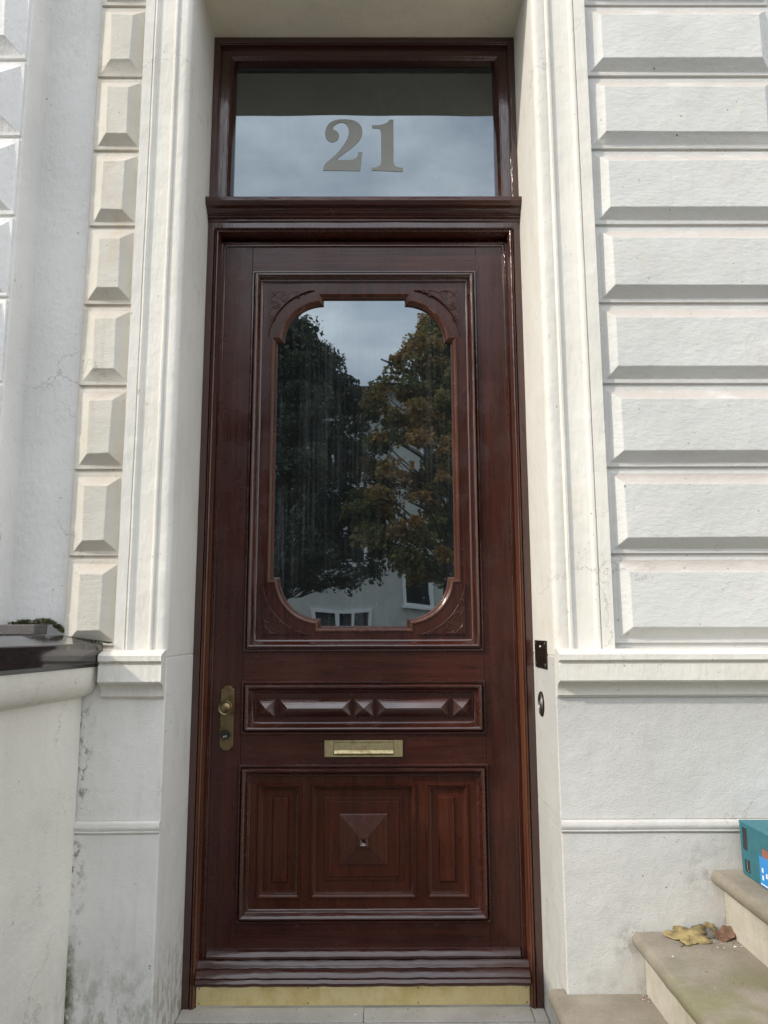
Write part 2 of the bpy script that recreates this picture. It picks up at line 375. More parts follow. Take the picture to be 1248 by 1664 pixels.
# ------------------------------------------------------------------ ground
tag(MB().add([(-300, -300, -1.0), (300, -300, -1.0), (300, 60, -1.0), (-300, 60, -1.0)], [(0, 1, 2, 3)]).build('ground', stone('ground_earth', (0.10, 0.09, 0.07), (0.16, 0.15, 0.12)), smooth=0), kind='structure')
tag(MB().box(-60, 60, -20, -10, -1.2, -0.92).build('street', stone('asphalt', (0.05, 0.05, 0.05), (0.075, 0.073, 0.07)), smooth=0), kind='structure')
tag(MB().box(-60, 60, -9.99, -5.5, -1.2, -0.80).build('pavement', stone('paving', (0.17, 0.165, 0.155), (0.24, 0.23, 0.215)), smooth=0), kind='structure')
fy = MB().box(-6, 6, -5.49, -0.36, -1.2, -0.018)
tag(fy.build('path', stone('path_stone', (0.038, 0.037, 0.034), (0.062, 0.06, 0.055)), smooth=0), kind='structure')

# ------------------------------------------------------------------ the house front
YG, YP = -0.315, -0.335          # groove level of the rusticated wall, face of the plinth
ZTOP = 6.2
house = thing('house_facade', 'white stucco house front with rows of tapered blocks around the dark red door', 'house')
# walls (solid bodies) left and right of the doorway and above it
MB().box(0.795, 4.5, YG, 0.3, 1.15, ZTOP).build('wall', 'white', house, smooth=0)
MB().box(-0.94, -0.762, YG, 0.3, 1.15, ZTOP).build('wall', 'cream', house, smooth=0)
MB().box(-1.45, -0.941, -0.285, 0.3, 1.0, ZTOP).build('recess_wall', 'shade_lifted_white', house, smooth=0)
MB().box(-0.63, 0.63, -0.34, 0.3, 3.613, ZTOP).build('lintel', 'soffit', house, bev=0.012)
MB().box(-1.6, 1.6, 0.12, 0.3, 0.0, 3.6).build('light_stop', 'black', house, smooth=0)  # unseen black slab added behind the door to stop light leaking in
def architrave(sgn):
    # (distance from reveal, y) : reveal back, bullnose, inner flat, bead, main flat, bead, outer flat
    pr = [(0.0, 0.11), (0.0, -0.318)]
    pr += [(0.020-0.020*math.cos(a), -0.318-0.020*math.sin(a)) for a in [math.radians(d) for d in (18, 36, 54, 72, 90)]]
    pr += [(0.040, -0.338), (0.046, -0.336), (0.047, -0.341), (0.051, -0.345), (0.057, -0.345), (0.061, -0.341), (0.062, -0.3365)]
    pr += [(0.127, -0.3375), (0.129, -0.339), (0.132, -0.343), (0.138, -0.3465), (0.144, -0.346), (0.147, -0.340), (0.150, -0.345)]
    k = 1.0 if sgn > 0 else 0.83
    end = 0.187 if sgn > 0 else 0.155/0.83
    pr += [(end, -0.348), (end, 0.11)]
    m = MB().ex([(sgn*(0.605 + (u if u < 0.045 else 0.045+(u-0.045)*k)), y) for u, y in pr], 'z', 1.165, ZTOP, n=40, jit=0.0007, seed=5 if sgn > 0 else 9)
    return m.build('architrave', 'white_trim', house, smooth=40)
architrave(1); architrave(-1)
def block(x0, x1, z0, z1, yg, mat, parent, bev=0.036, dep=0.026, seed=0):
    rnd = random.Random(seed)
    def rr(i, y, j):
        return [(x0+i+rnd.uniform(-j, j), y+rnd.uniform(-j, j), z0+i+rnd.uniform(-j, j)), (x1-i+rnd.uniform(-j, j), y+rnd.uniform(-j, j), z0+i+rnd.uniform(-j, j)),
                (x1-i+rnd.uniform(-j, j), y+rnd.uniform(-j, j), z1-i+rnd.uniform(-j, j)), (x0+i+rnd.uniform(-j, j), y+rnd.uniform(-j, j), z1-i+rnd.uniform(-j, j))]
    loops = [rr(0.005, yg+0.004, 0), rr(0.006, yg-0.008, 0.0008), rr(0.020, yg-0.009, 0.0018), rr(0.020+bev, yg-0.009-dep, 0.0026)]
    vs = sum(loops, []); fs = []
    for q in range(3):
        for i in range(4):
            j = (i+1) % 4; fs.append((q*4+i, q*4+j, q*4+4+j, q*4+4+i))
    fs.append((12, 13, 14, 15))
    # cut the face so the bevel modifier and shading stay clean
    return MB().add(vs, fs).build('rusticated_block', mat, parent, bev=0.0022)
ZG = 1.195
for i in range(11):
    z = ZG + 0.2832*i
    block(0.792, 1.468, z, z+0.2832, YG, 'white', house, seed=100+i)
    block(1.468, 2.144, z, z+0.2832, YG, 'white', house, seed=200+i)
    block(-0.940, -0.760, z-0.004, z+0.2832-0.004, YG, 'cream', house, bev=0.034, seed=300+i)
# plinth walls below the moulding, the string band and the slightly prouder foot
def plinth(sgn, mat, x_end):
    xs = sorted((sgn*0.605, sgn*x_end))
    MB().box(xs[0], xs[1], YP, 0.11, 0.674, 1.16).build('plinth_wall', mat, house, bev=0.004)
    MB().box(xs[0], xs[1], YP-0.006, 0.11, -0.6, 0.6395).build('plinth_foot', mat, house, bev=0.005)
    pr = [(0.1, 0.675), (YP-0.001, 0.675), (YP-0.010, 0.671), (YP-0.014, 0.664), (YP-0.014, 0.655), (YP-0.010, 0.648), (YP-0.011, 0.644), (YP-0.007, 0.639), (0.1, 0.639)]
    MB().ex(pr, 'x', xs[0], xs[1], n=24, jit=0.0012, seed=4).build('string_course', mat, house)
plinth(1, 'roughcast', 4.5); plinth(-1, 'plinth_damp_lifted', 1.6)
def plinth_moulding(x0, x1, seed):
    pr = [(0.05, 1.186), (-0.345, 1.184), (-0.386, 1.172), (-0.390, 1.168), (-0.390, 1.152), (-0.386, 1.148), (-0.379, 1.147), (-0.379, 1.141), (-0.384, 1.138), (-0.385, 1.090), (-0.382, 1.087)]
    pr += [(-0.382+0.033*math.sin(math.radians(a)), 1.050+0.036*math.cos(math.radians(a))) for a in (0, 18, 36, 54, 72, 90)]
    pr += [(-0.349, 1.044), (-0.344, 1.044), (-0.342, 1.038), (0.05, 1.038)]
    MB().ex(pr, 'x', x0, x1, n=30, jit=0.0009, seed=seed).build('plinth_moulding', 'white_trim' if x0 > 0 else 'white_trim', house, smooth=30)
plinth_moulding(0.607, 4.5, 11); plinth_moulding(-0.800, -0.607, 12)

# neighbour at the far left edge: prouder front with the same kind of blocks
nb = thing('neighbour_facade', 'cool white neighbouring house front with tapered blocks, cut off at the left edge', 'house')
MB().box(-5.0, -1.128, -0.425, 0.3, -0.6, ZTOP).build('wall', 'shade_lifted_white', nb, bev=0.006)
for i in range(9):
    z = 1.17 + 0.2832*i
    block(-1.345, -1.131, z, z+0.2832, -0.425, 'shade_lifted_white', nb, bev=0.050, dep=0.032, seed=400+i)

# ------------------------------------------------------------------ door frame with transom light
fr = thing('door_frame', 'dark red wooden door frame with a glazed transom reading 21', 'door frame')
HW = 0.604
path = [(-HW, -0.004), (-HW, 2.812), (HW, 2.812), (HW, -0.004)]
MB().sweep(path, [(0, -0.10), (0, 0), (0.0235, 0.0), (0.025, -0.003), (0.026, -0.010), (0.026, -0.10)], 0.0, closed=False, sub=0.12, jit=0.0006).build('frame_architrave', 'wood_mould', fr, smooth=30)
bead = [(0.026, -0.10), (0.026, -0.006), (0.0275, 0.003), (0.031, 0.006), (0.0335, 0.002), (0.0345, -0.001), (0.037, 0.001), (0.040, -0.001), (0.0425, -0.006), (0.0435, -0.014), (0.045, -0.016), (0.046, -0.10)]
MB().sweep(path, bead, 0.0, closed=False, sub=0.15, jit=0.0005).build('frame_bead', 'wood_worn', fr, smooth=40)
cor = [(0.09, 2.808), (-0.003, 2.808), (-0.006, 2.812), (-0.006, 2.818), (-0.014, 2.821), (-0.016, 2.826), (-0.014, 2.830), (-0.018, 2.833)]
cor += [(-0.022-0.018*(1-math.cos(math.radians(a))), 2.834+0.016*math.sin(math.radians(a))) for a in (0, 30, 60, 90)]
cor += [(-0.040-0.016*math.sin(math.radians(a)), 2.865-0.015*math.cos(math.radians(a))) for a in (20, 50, 90)]
cor += [(-0.058, 2.866), (-0.059, 2.881), (-0.054, 2.884), (0.09, 2.894)]
MB().ex(cor, 'x', -0.606, 0.606, n=26, jit=0.0008, seed=2).build('transom_bar', 'wood_mould_x', fr, smooth=30)
tp = [(-HW, 2.78), (-HW, 3.611), (HW, 3.611), (HW, 2.78)]
MB().sweep(tp, [(0, -0.10), (0, 0), (0.021, 0), (0.023, -0.002), (0.024, -0.006), (0.026, -0.008), (0.0275, -0.030), (0.0275, -0.10)], 0.0, closed=True, sub=0.15, jit=0.0005).build('transom_frame', 'wood_mould', fr, smooth=30)
MB().sweep(tp, [(0.027, -0.10), (0.027, -0.027), (0.056, -0.029), (0.058, -0.026), (0.062, -0.026), (0.064, -0.030), (0.070, -0.034), (0.074, -0.044), (0.078, -0.060), (0.0795, -0.066), (0.080, -0.082)], 0.0, closed=True, sub=0.2).build('transom_sash', 'wood_mould', fr, smooth=35)
tpane = MB().box(-0.54, 0.54, 0.0745, 0.079, 2.80, 3.55).build('transom_pane', 'glass_t', fr, smooth=0)
def cv(p): return (-0.165+((320+p[0]/2.311)-526)*(0.322/129), 3.299-((40+p[1]/2.311)-191)*(0.230/85))
def smooth_loop(pts, n=5):
    """pts: (x, y, kind) kind 1 = curve through, 0 = corner; Catmull-Rom between curve points"""
    out = []; m = len(pts)
    for i in range(m):
        p0, p1, p2, p3 = (Vector(pts[(i+d) % m][:2]) for d in (-1, 0, 1, 2))
        if pts[i][2] == 0: p0 = p1
        if pts[(i+1) % m][2] == 0: p3 = p2
        if pts[i][2] == 0 and pts[(i+1) % m][2] == 0: out.append(p1); continue
        for q in range(n):
            t = q/n
            out.append(0.5*((2*p1)+(p2-p0)*t+(2*p0-5*p1+4*p2-p3)*t*t+(3*p1-p0-3*p2+p3)*t**3))
    return out
two = [(474, 541, 0), (613, 543, 0), (621, 472, 0), (606, 472, 0), (601, 490, 1), (585, 500, 1), (560, 502, 0), (522, 502, 0), (548, 480, 1), (585, 452, 1), (612, 424, 1), (621, 396, 1), (612, 368, 1), (588, 352, 1), (552, 347, 1),
       (518, 351, 1), (493, 366, 1), (481, 395, 1), (484, 418, 1), (496, 431, 1), (511, 434, 1), (526, 427, 1), (533, 411, 1), (528, 396, 1), (513, 387, 1), (511, 379, 1), (519, 368, 1), (540, 360, 1), (559, 366, 1), (569, 387, 1), (566, 415, 1), (549, 447, 1), (518, 485, 1), (490, 508, 1), (479, 522, 1)]
one = [(656, 541, 0), (773, 546, 0), (773, 531, 0), (752, 528, 1), (742, 521, 1), (738, 508, 0), (738, 349, 0), (722, 349, 0), (714, 360, 1), (694, 367, 1), (672, 370, 1), (657, 370, 0), (657, 381, 0), (679, 382, 1), (688, 388, 1), (691, 400, 0), (691, 508, 0), (687, 521, 1), (676, 528, 1), (656, 531, 0)]
for shp in (two, one):
    MB().poly([[cv(p) for p in smooth_loop(shp)]], 0.0728, 0.0016).build('numeral', 'frost', tpane, smooth=0)

# ------------------------------------------------------------------ the door
YL = 0.05
dr = thing('entrance_door', 'dark red varnished panelled door with one arched-corner window and brass fittings', 'door')
for s_ in (-1, 1):
    xs = sorted((s_*0.437, s_*0.561))
    MB().box(xs[0], xs[1], YL, YL+0.045, 0.004, 2.752).build('stile', 'wood_z', dr, bev=0.0015)
for z0, z1 in ((2.598, 2.752), (1.035, 1.19), (0.745, 0.90), (0.004, 0.28)):
    MB().box(-0.4362, 0.4362, YL+0.0006, YL+0.045, z0, z1).build('rail', 'wood_x', dr, bev=0.0012)
MB().sweep([(-0.561, 0.06), (-0.561, 2.752), (0.561, 2.752), (0.561, 0.06)], [(0, -0.02), (0, 0.004), (0.003, 0.008), (0.009, 0.009), (0.012, 0.005), (0.014, 0.006), (0.019, 0.005), (0.022, 0.0), (0.022, -0.01)], YL, closed=False, sub=0.2, jit=0.0003).build('edge_bead', 'wood_mould', dr, smooth=40)
BOL = [(0, -0.004), (0, 0.006), (0.003, 0.0095), (0.008, 0.0095), (0.011, 0.006), (0.0115, 0.002), (0.0135, 0.002), (0.0138, 0.013), (0.0165, 0.0175), (0.021, 0.0185), (0.0255, 0.0155), (0.030, 0.008), (0.0335, 0.001), (0.036, -0.0015), (0.0375, -0.0015), (0.0378, -0.005), (0.041, -0.006), (0.043, -0.0075), (0.0445, -0.0105), (0.0445, -0.014)]
def bolection(x0, x1, z0, z1, name, seed, mat='wood_mould'):
    return MB().sweep(rect(x0, x1, z0, z1), BOL, YL, sub=0.07, jit=0.0007, seed=seed).build(name, mat, dr, smooth=40)
bolection(-0.4365, 0.4365, 1.166, 2.630, 'upper_moulding', 1)
bolection(-0.4385, 0.4385, 0.876, 1.064, 'stud_moulding', 2, 'wood_mould_x')
bolection(-0.4420, 0.4420, 0.248, 0.775, 'lower_moulding', 3, 'wood_mould_x')
# glazed panel
gx, gs, gr = 0.336, 0.026, 0.152
gt, gb = 2.522, 1.259
acx = gx-gs-gr; act, acb = gt-gs-gr, gb+gs+gr
def opening(t=0.0):
    """outline of the glazed opening, pushed outwards by t (arc corners with square shoulders)"""
    r = gr+t; e = math.degrees(math.asin(t/r)) if t > 0 else 0.0
    X, T, B = gx+t, gt+t, gb-t
    p = [(-acx-t, T), (acx+t, T)]
    p += arc(acx, act, r, 90-e, e, 14) + [(X, act+t), (X, acb-t)]
    p += arc(acx, acb, r, -e, -90+e, 14) + [(acx+t, B), (-acx-t, B)]
    p += arc(-acx, acb, r, -90-e, -180+e, 14) + [(-X, acb-t), (-X, act+t)]
    p += arc(-acx, act, r, 180-e, 90+e, 14)
    return p
def offset(path, t):
    m = len(path); r = []
    for i in range(m):
        a, b, c = (Vector(path[(i+d) % m]) for d in (-1, 0, 1))
        d1, d2 = (b-a).normalized(), (c-b).normalized(); n1, n2 = Vector((d1.y, -d1.x)), Vector((d2.y, -d2.x))
        r.append(tuple(b+(n1+n2)/(1+n1.dot(n2))*t))
    return r
rim = opening(0.022)
panel_up = MB().poly([rect(-0.396, 0.396, 1.206, 2.590), opening(0.018)], YL+0.0105, 0.02).build('glazed_panel', 'wood_z', dr, smooth=0)
m = MB(); lo_ = None
prof_ = [(0.0, -0.013), (0.0, -0.0075), (0.0012, -0.0065), (0.004, -0.0065), (0.0055, -0.008), (0.012, -0.013), (0.013, -0.0165), (0.0145, -0.0165), (0.0205, -0.024), (0.0215, -0.028), (0.0222, -0.034)]
for t_, h_ in prof_: m.v += [(x, YL-h_, z) for x, z in opening(max(0.0, 0.022-t_))]
k_ = len(rim)
m.f = [(q*k_+i, q*k_+(i+1) % k_, (q+1)*k_+(i+1) % k_, (q+1)*k_+i) for q in range(len(prof_)-1) for i in range(k_)]
m.build('glazing_moulding', 'wood_mid', dr, smooth=35)
MB().box(-0.36, 0.36, YL+0.030, YL+0.035, 1.235, 2.548).build('glass_pane', 'glass', dr, smooth=0)
def spiral(cx, cz, r0, turns, a0, sgn, y):
    n = int(26*turns)
    return [(cx+(r0*(1-0.82*i/n))*math.cos(a0+sgn*2*math.pi*turns*i/n), y, cz+(r0*(1-0.82*i/n))*math.sin(a0+sgn*2*math.pi*turns*i/n)) for i in range(n+1)]
for sx in (-1, 1):
    for top in (1, 0):
        cx, cz = sx*acx, (act if top else acb); sz = 1 if top else -1
        R2 = 0.213; ox, oz = 0.212, 0.210
        a_ = math.degrees(math.acos(ox/R2)); b_ = math.degrees(math.asin(oz/R2))
        arcp = [(cx+sx*R2*math.cos(math.radians(a_+(b_-a_)*i/16)), cz+sz*R2*math.sin(math.radians(a_+(b_-a_)*i/16))) for i in range(17)]
        lp = [(cx+sx*ox, cz+sz*oz)] + arcp[::-1]
        # widen the tips a little so the plate ends square
        yf = YL+0.0105-0.0075
        sp = MB().poly([lp], yf, 0.0088).build('spandrel', 'wood_z', dr, bev=0.0010, smooth=30)
        m = MB()
        A0 = lambda u, v_: (cx+sx*u, cz+sz*v_)
        sprs = ((0.150, 0.184, 0.0225, 1.9, 0.6), (0.186, 0.148, 0.0195, 1.9, 3.6), (0.100, 0.1955, 0.0125, 1.6, 1.0), (0.1985, 0.096, 0.0125, 1.6, 3.0), (0.074, 0.2035, 0.006, 1.2, 0.6), (0.2065, 0.070, 0.005, 1.2, 3.0))
        for (u, v_, r, tr, st) in sprs:
            c_ = A0(u, v_)
            pts_ = spiral(c_[0], c_[1], r, tr, st if sx*sz > 0 else -st, sx*sz, yf-0.0004)
            m.tube(pts_, [0.0019-0.0008*i/len(pts_) for i in range(len(pts_))], 6)
        for (p, q, bend) in (((0.190, 0.190), (0.150, 0.206), 0.006), ((0.150, 0.1615), (0.108, 0.206), 0.010), ((0.100, 0.183), (0.078, 0.209), 0.004), ((0.190, 0.190), (0.204, 0.150), 0.006), ((0.1665, 0.150), (0.208, 0.106), 0.010), ((0.186, 0.096), (0.210, 0.074), 0.004), ((0.176, 0.176), (0.203, 0.203), 0.0)):
            stm = []
            for i in range(7):
                f = i/6; u = p[0]+(q[0]-p[0])*f+bend*math.sin(math.pi*f); v_ = p[1]+(q[1]-p[1])*f+bend*math.sin(math.pi*f)
                c_ = A0(u, v_); stm.append((c_[0], yf-0.0002, c_[1]))
            m.tube(stm, [0.0012, 0.0017, 0.0019, 0.0019, 0.0017, 0.0014, 0.0009], 6)
        rimp = [(cx+sx*(R2+0.003)*math.cos(math.radians(a_+4+(b_-a_-8)*i/14)), yf-0.0004, cz+sz*(R2+0.003)*math.sin(math.radians(a_+4+(b_-a_-8)*i/14))) for i in range(15)]
        m.tube(rimp, 0.0019, 6)
        for q in range(5):
            p = A0(0.203-0.000*q, 0.203-0.012*q); m.box(p[0]-0.002, p[0]+0.002, yf-0.0012, yf+0.002, p[1]-0.0022, p[1]+0.0022)
            p = A0(0.203-0.012*q, 0.2045); m.box(p[0]-0.002, p[0]+0.002, yf-0.0012, yf+0.002, p[1]-0.0022, p[1]+0.0022)
        m.build('scroll_carving', 'wood_z', sp, smooth=50)
# stud panel
MB().box(-0.398, 0.398, YL+0.0105, YL+0.04, 0.915, 1.025).build('stud_panel', 'wood_x', dr, smooth=0)
def stud(x0, x1, z0, z1, name, apex=0.030):
    yb = YL+0.0105; h = (z1-z0)/2; cz = (z0+z1)/2
    a, b = (x0+h, x1-h) if (x1-x0) > 2*h+0.01 else ((x0+x1)/2-0.0002, (x0+x1)/2+0.0002)
    vs = [(x0, yb+0.002, z0), (x1, yb+0.002, z0), (x1, yb+0.002, z1), (x0, yb+0.002, z1), (x0, yb-0.004, z0), (x1, yb-0.004, z0), (x1, yb-0.004, z1), (x0, yb-0.004, z1), (a, yb-apex, cz), (b, yb-apex, cz)]
    fs = [(0, 1, 5, 4), (1, 2, 6, 5), (2, 3, 7, 6), (3, 0, 4, 7), (4, 5, 9, 8), (6, 7, 8, 9), (5, 6, 9), (7, 4, 8)]
    return MB().add(vs, fs).build(name, 'wood_stud', dr, bev=0.0008, smooth=20)
for x0, x1 in ((-0.380, -0.318), (-0.034, 0.035), (0.320, 0.383)): stud(x0, x1, 0.937, 0.999, 'pyramid_stud')
for x0, x1 in ((-0.302, -0.046), (0.048, 0.305)): stud(x0, x1, 0.937, 0.999, 'bar_stud')
for x in (-0.388, -0.310, -0.040, 0.0415, 0.312, 0.3905):
    m = MB()
    for dx in ((-0.0045, 0.0045) if abs(x) < 0.38 else (0.0,)):
        m.box(x+dx-0.0022, x+dx+0.0022, YL+0.0055, YL+0.012, 0.934, 1.003)
        for q in range(11): m.box(x+dx-0.0026, x+dx+0.0026, YL+0.003, YL+0.012, 0.935+q*0.0062, 0.9385+q*0.0062)
    m.build('ribbed_strip', 'wood_x', dr, smooth=0)
# lower panel with three fields
YQ = YL+0.0095
subs = ((-0.373, -0.219), (-0.185, 0.185), (0.220, 0.371))
z0, z1 = 0.325, 0.706
MB().poly([rect(-0.405, 0.405, 0.285, 0.745)] + [rect(a+0.004, b-0.004, z0+0.004, z1-0.004) for a, b in subs], YQ, 0.012).build('lower_panel', 'wood_low', dr, smooth=0)
for a, b in subs:
    MB().sweep(rect(a, b, z0, z1), [(0, -0.002), (0, 0.004), (0.002, 0.0065), (0.006, 0.0065), (0.009, 0.002), (0.012, 0.0005), (0.0125, -0.004), (0.016, -0.0055), (0.0185, -0.0065), (0.019, -0.0105), (0.023, -0.011), (0.024, -0.016)], YQ, sub=0.06, jit=0.0004, seed=int(a*100)).build('field_moulding', 'wood_low', dr, smooth=35)
    MB().box(a+0.015, b-0.015, YQ+0.0135, YQ+0.03, z0+0.015, z1-0.015).build('field_panel', 'wood_low', dr, smooth=0)
def frustum(x0, x1, z0, z1, yb, h, ins):
    return ([(x0, yb, z0), (x1, yb, z0), (x1, yb, z1), (x0, yb, z1), (x0+ins, yb-h, z0+ins), (x1-ins, yb-h, z0+ins), (x1-ins, yb-h, z1-ins), (x0+ins, yb-h, z1-ins)],
            [(0, 1, 5, 4), (1, 2, 6, 5), (2, 3, 7, 6), (3, 0, 4, 7), (4, 5, 6, 7)])
YF = YQ+0.0135
for cx in (-0.293, 0.294):
    MB().add(*frustum(cx-0.030, cx+0.030, 0.373, 0.662, YF+0.0005, 0.008, 0.005)).build('raised_field', 'wood_low', dr, bev=0.0008, smooth=0)
m = MB(); m.add(*frustum(-0.138, 0.139, 0.380, 0.659, YF+0.0005, 0.0045, 0.0015)); m.add(*frustum(-0.1245, 0.1255, 0.3935, 0.6455, YF-0.0042, 0.0045, 0.0015))
m.build('stepped_field', 'wood_low', dr, bev=0.0007, smooth=0)
yb = YF-0.0086
m = MB(); X0, X1, Z0, Z1 = -0.085, 0.084, 0.4345, 0.6045
vs = [(X0, yb, Z0), (X1, yb, Z0), (X1, yb, Z1), (X0, yb, Z1), (X0, yb-0.005, Z0), (X1, yb-0.005, Z0), (X1, yb-0.005, Z1), (X0, yb-0.005, Z1)]
cz = 0.5165; vs += [(X0+0.004, yb-0.007, Z0+0.004), (X1-0.004, yb-0.007, Z0+0.004), (X1-0.004, yb-0.007, Z1-0.004), (X0+0.004, yb-0.007, Z1-0.004)]
vs += [(-0.012, yb-0.032, cz-0.012), (0.012, yb-0.032, cz-0.012), (0.012, yb-0.032, cz+0.012), (-0.012, yb-0.032, cz+0.012)]
fs = []
for q in range(3):
    for i in range(4): fs.append((q*4+i, q*4+(i+1) % 4, q*4+4+(i+1) % 4, q*4+4+i))
fs.append((12, 13, 14, 15)); m.add(vs, fs)
boss = m.build('pyramid_boss', 'wood_low', dr, bev=0.0006, smooth=0)
m = MB(); yk = yb-0.0315
vs = []
for i, y in ((0.0155, yk+0.004), (0.0155, yk-0.008), (0.0105, yk-0.009)):
    vs += [(-i, y, cz-i), (i, y, cz-i), (i, y, cz+i), (-i, y, cz+i)]
vs.append((0, yk-0.0005, cz)); fs = []
for q in range(2):
    for i in range(4): fs.append((q*4+i, q*4+(i+1) % 4, q*4+4+(i+1) % 4, q*4+4+i))
fs += [(8+i, 8+(i+1) % 4, 12) for i in range(4)]
m.add(vs, fs); m.build('boss_tip', 'wood_mould', boss, smooth=0)
# weather bar and kick plate
wb = [(0.052, 0.170), (0.040, 0.164), (0.032, 0.158), (0.027, 0.150), (0.027, 0.1445), (0.033, 0.143), (0.033, 0.140)]
MB().ex(wb + [(0.052, 0.140)], 'x', -0.533, 0.535, n=26, jit=0.0012, seed=6).build('drip_bead', 'wood_mould_x', dr, smooth=30)
wb = [(0.052, 0.139), (0.031, 0.138), (0.029, 0.133), (0.024, 0.127), (0.017, 0.123), (0.014, 0.120), (0.015, 0.116), (0.011, 0.114), (0.006, 0.111), (-0.003, 0.104), (-0.007, 0.098), (-0.007, 0.095), (-0.003, 0.0935), (-0.008, 0.090), (-0.014, 0.083), (-0.015, 0.077), (-0.011, 0.072), (0.0, 0.071), (0.004, 0.068), (0.052, 0.068)]
MB().ex(wb, 'x', -0.558, 0.559, n=34, jit=0.0014, seed=8).build('weather_bar', 'wood_mould_x', dr, smooth=30)
MB().box(-0.555, 0.555, 0.016, 0.06, 0.006, 0.067).build('bottom_batten', 'wood_x', dr, smooth=0)
kp = MB().box(-0.5585, 0.5585, 0.0125, 0.0155, 0.004, 0.066).build('kick_plate', 'brass', dr, bev=0.0008)
for x in (-0.548, -0.185, 0.185, 0.548):
    for z in (0.012, 0.058):
        MB().lathe([(0.0026, -0.001), (0.0026, 0.0002), (0.0018, 0.0010), (0, 0.0012)], (x, 0.0125, z), seg=10).build('screw', 'brass_old', kp, smooth=50)
# letter slot
sl = MB().poly([rect(-0.1385, 0.1385, 0.7995, 0.856), rect(-0.106, 0.108, 0.806, 0.8505)], YL-0.006, 0.006).build('letter_slot', 'brass_mid', dr, bev=0.0008)
m = MB(); m.box(-0.105, 0.107, YL-0.0035, YL+0.002, 0.807, 0.8495)
m.ex([(YL-0.003, 0.8225), (YL-0.009, 0.8165), (YL-0.012, 0.812), (YL-0.010, 0.8085), (YL-0.002, 0.808)], 'x', -0.104, 0.106)
m.build('slot_flap', 'brass_mid', sl, bev=0.0006, smooth=30)
# lock plate with clipped ends, knob and cylinder
px, ph = -0.487, 0.0245
lp = [(px-ph, 0.836), (px-ph, 1.034), (px-ph+0.007, 1.037), (px-ph+0.009, 1.042), (px-ph+0.016, 1.047), (px+ph-0.016, 1.047), (px+ph-0.009, 1.042), (px+ph-0.007, 1.037), (px+ph, 1.034), (px+ph, 0.836), (px+ph-0.007, 0.833), (px+ph-0.009, 0.828), (px+ph-0.016, 0.823), (px-ph+0.016, 0.823), (px-ph+0.009, 0.828), (px-ph+0.007, 0.833)]
lk = MB().poly([lp], YL-0.007, 0.007).build('lock_plate', 'brass_old', dr, bev=0.0022, smooth=30)
kz = 0.974
MB().lathe([(0.019, -0.001), (0.019, 0.003), (0.013, 0.006), (0.010, 0.012), (0.010, 0.024), (0.016, 0.030), (0.024, 0.035), (0.0268, 0.040), (0.0262, 0.045), (0.0235, 0.0475), (0.0205, 0.0465), (0.0185, 0.0455), (0.0165, 0.048), (0.011, 0.0515), (0.005, 0.053), (0, 0.0532)], (px+0.002, YL-0.007, kz), seg=40).build('knob', 'brass_old', lk, smooth=60)
cy_ = MB().lathe([(0.0165, -0.001), (0.0165, 0.008), (0.0155, 0.016), (0.0135, 0.0195), (0.006, 0.0195), (0, 0.0195)], (px-0.004, YL-0.007, 0.879), seg=32).build('lock_cylinder', 'black', lk, smooth=40)
m = MB(); c_ = Vector((px-0.001, YL-0.007-0.0198, 0.8735)); ca, sa = math.cos(0.2), math.sin(0.2)
pts = [(c_.x+(u*ca-v_*sa), c_.z+(u*sa+v_*ca)) for u, v_ in ((-0.0078, -0.0032), (-0.0078, 0.0032), (0.0078, 0.0032), (0.0078, -0.0032))]
m.poly([pts], c_.y-0.0012, 0.0015); m.build('key_face', 'steel', cy_, smooth=0)

# ------------------------------------------------------------------ plate and bell on the right reveal
npl = thing('name_plate', 'dark bronze name plate with four screws on the right door reveal', 'name plate')
y0, y1, zb, zt = -0.232, -0.050, 1.116, 1.207
MB().box(0.6, 0.6045, y0, y1, zb, zt).build('plate', 'bronze', npl, bev=0.001)
for yy in (y0+0.014, y1-0.014):
    for zz in (zb+0.012, zt-0.010):
        MB().lathe([(0.0055, 0), (0.0055, 0.001), (0.003, 0.0026), (0, 0.003)], (0.6, yy, zz), axis='x', seg=12).build('screw', 'steel', npl, smooth=50)
m = MB()
for (zz, yy0, yy1, n) in ((1.166, -0.190, -0.105, 8), (1.154, -0.205, -0.085, 11)):
    for i in range(n):
        a = yy0+(yy1-yy0)*i/n; b = a+(yy1-yy0)/n*0.62
        if n == 11 and i == 4: continue
        hgt = 0.0055 if i % 3 else 0.0075
        m.box(0.5994, 0.6002, a, a+0.0016, zz, zz+hgt)
        m.box(0.5994, 0.6002, a, b, zz+(hgt-0.0016 if i % 2 else 0), zz+(hgt if i % 2 else 0.0016))
m.build('engraved_line', 'brass_old', npl, smooth=0)
MB().lathe([(0.0035, 0), (0.0032, 0.002), (0.0015, 0.0034), (0, 0.0036)], (0.6, -0.148, 1.187), axis='x', seg=12).build('indicator', 'white_print', npl, smooth=50)
bell = thing('door_bell', 'round ribbed silver bell push set in the right door reveal', 'bell')
pr = [(0.040, -0.001), (0.040, 0.002)]
for r in (0.036, 0.031, 0.026, 0.021, 0.016): pr += [(r+0.0018, 0.004), (r, 0.0058), (r-0.0018, 0.004), (r-0.0025, 0.0022)]
pr += [(0.010, 0.003), (0.008, 0.0065), (0.003, 0.008), (0, 0.008)]
MB().lathe([(0.041, -0.001), (0.041, 0.0035), (0.036, 0.0035), (0.036, -0.001)], (0.6045, -0.118, 0.996), axis='x', seg=40).build('rim', 'bronze', bell, smooth=50)
MB().lathe(pr[2:], (0.6040, -0.118, 0.996), axis='x', seg=40).build('push_face', 'steel_dark', bell, smooth=50)

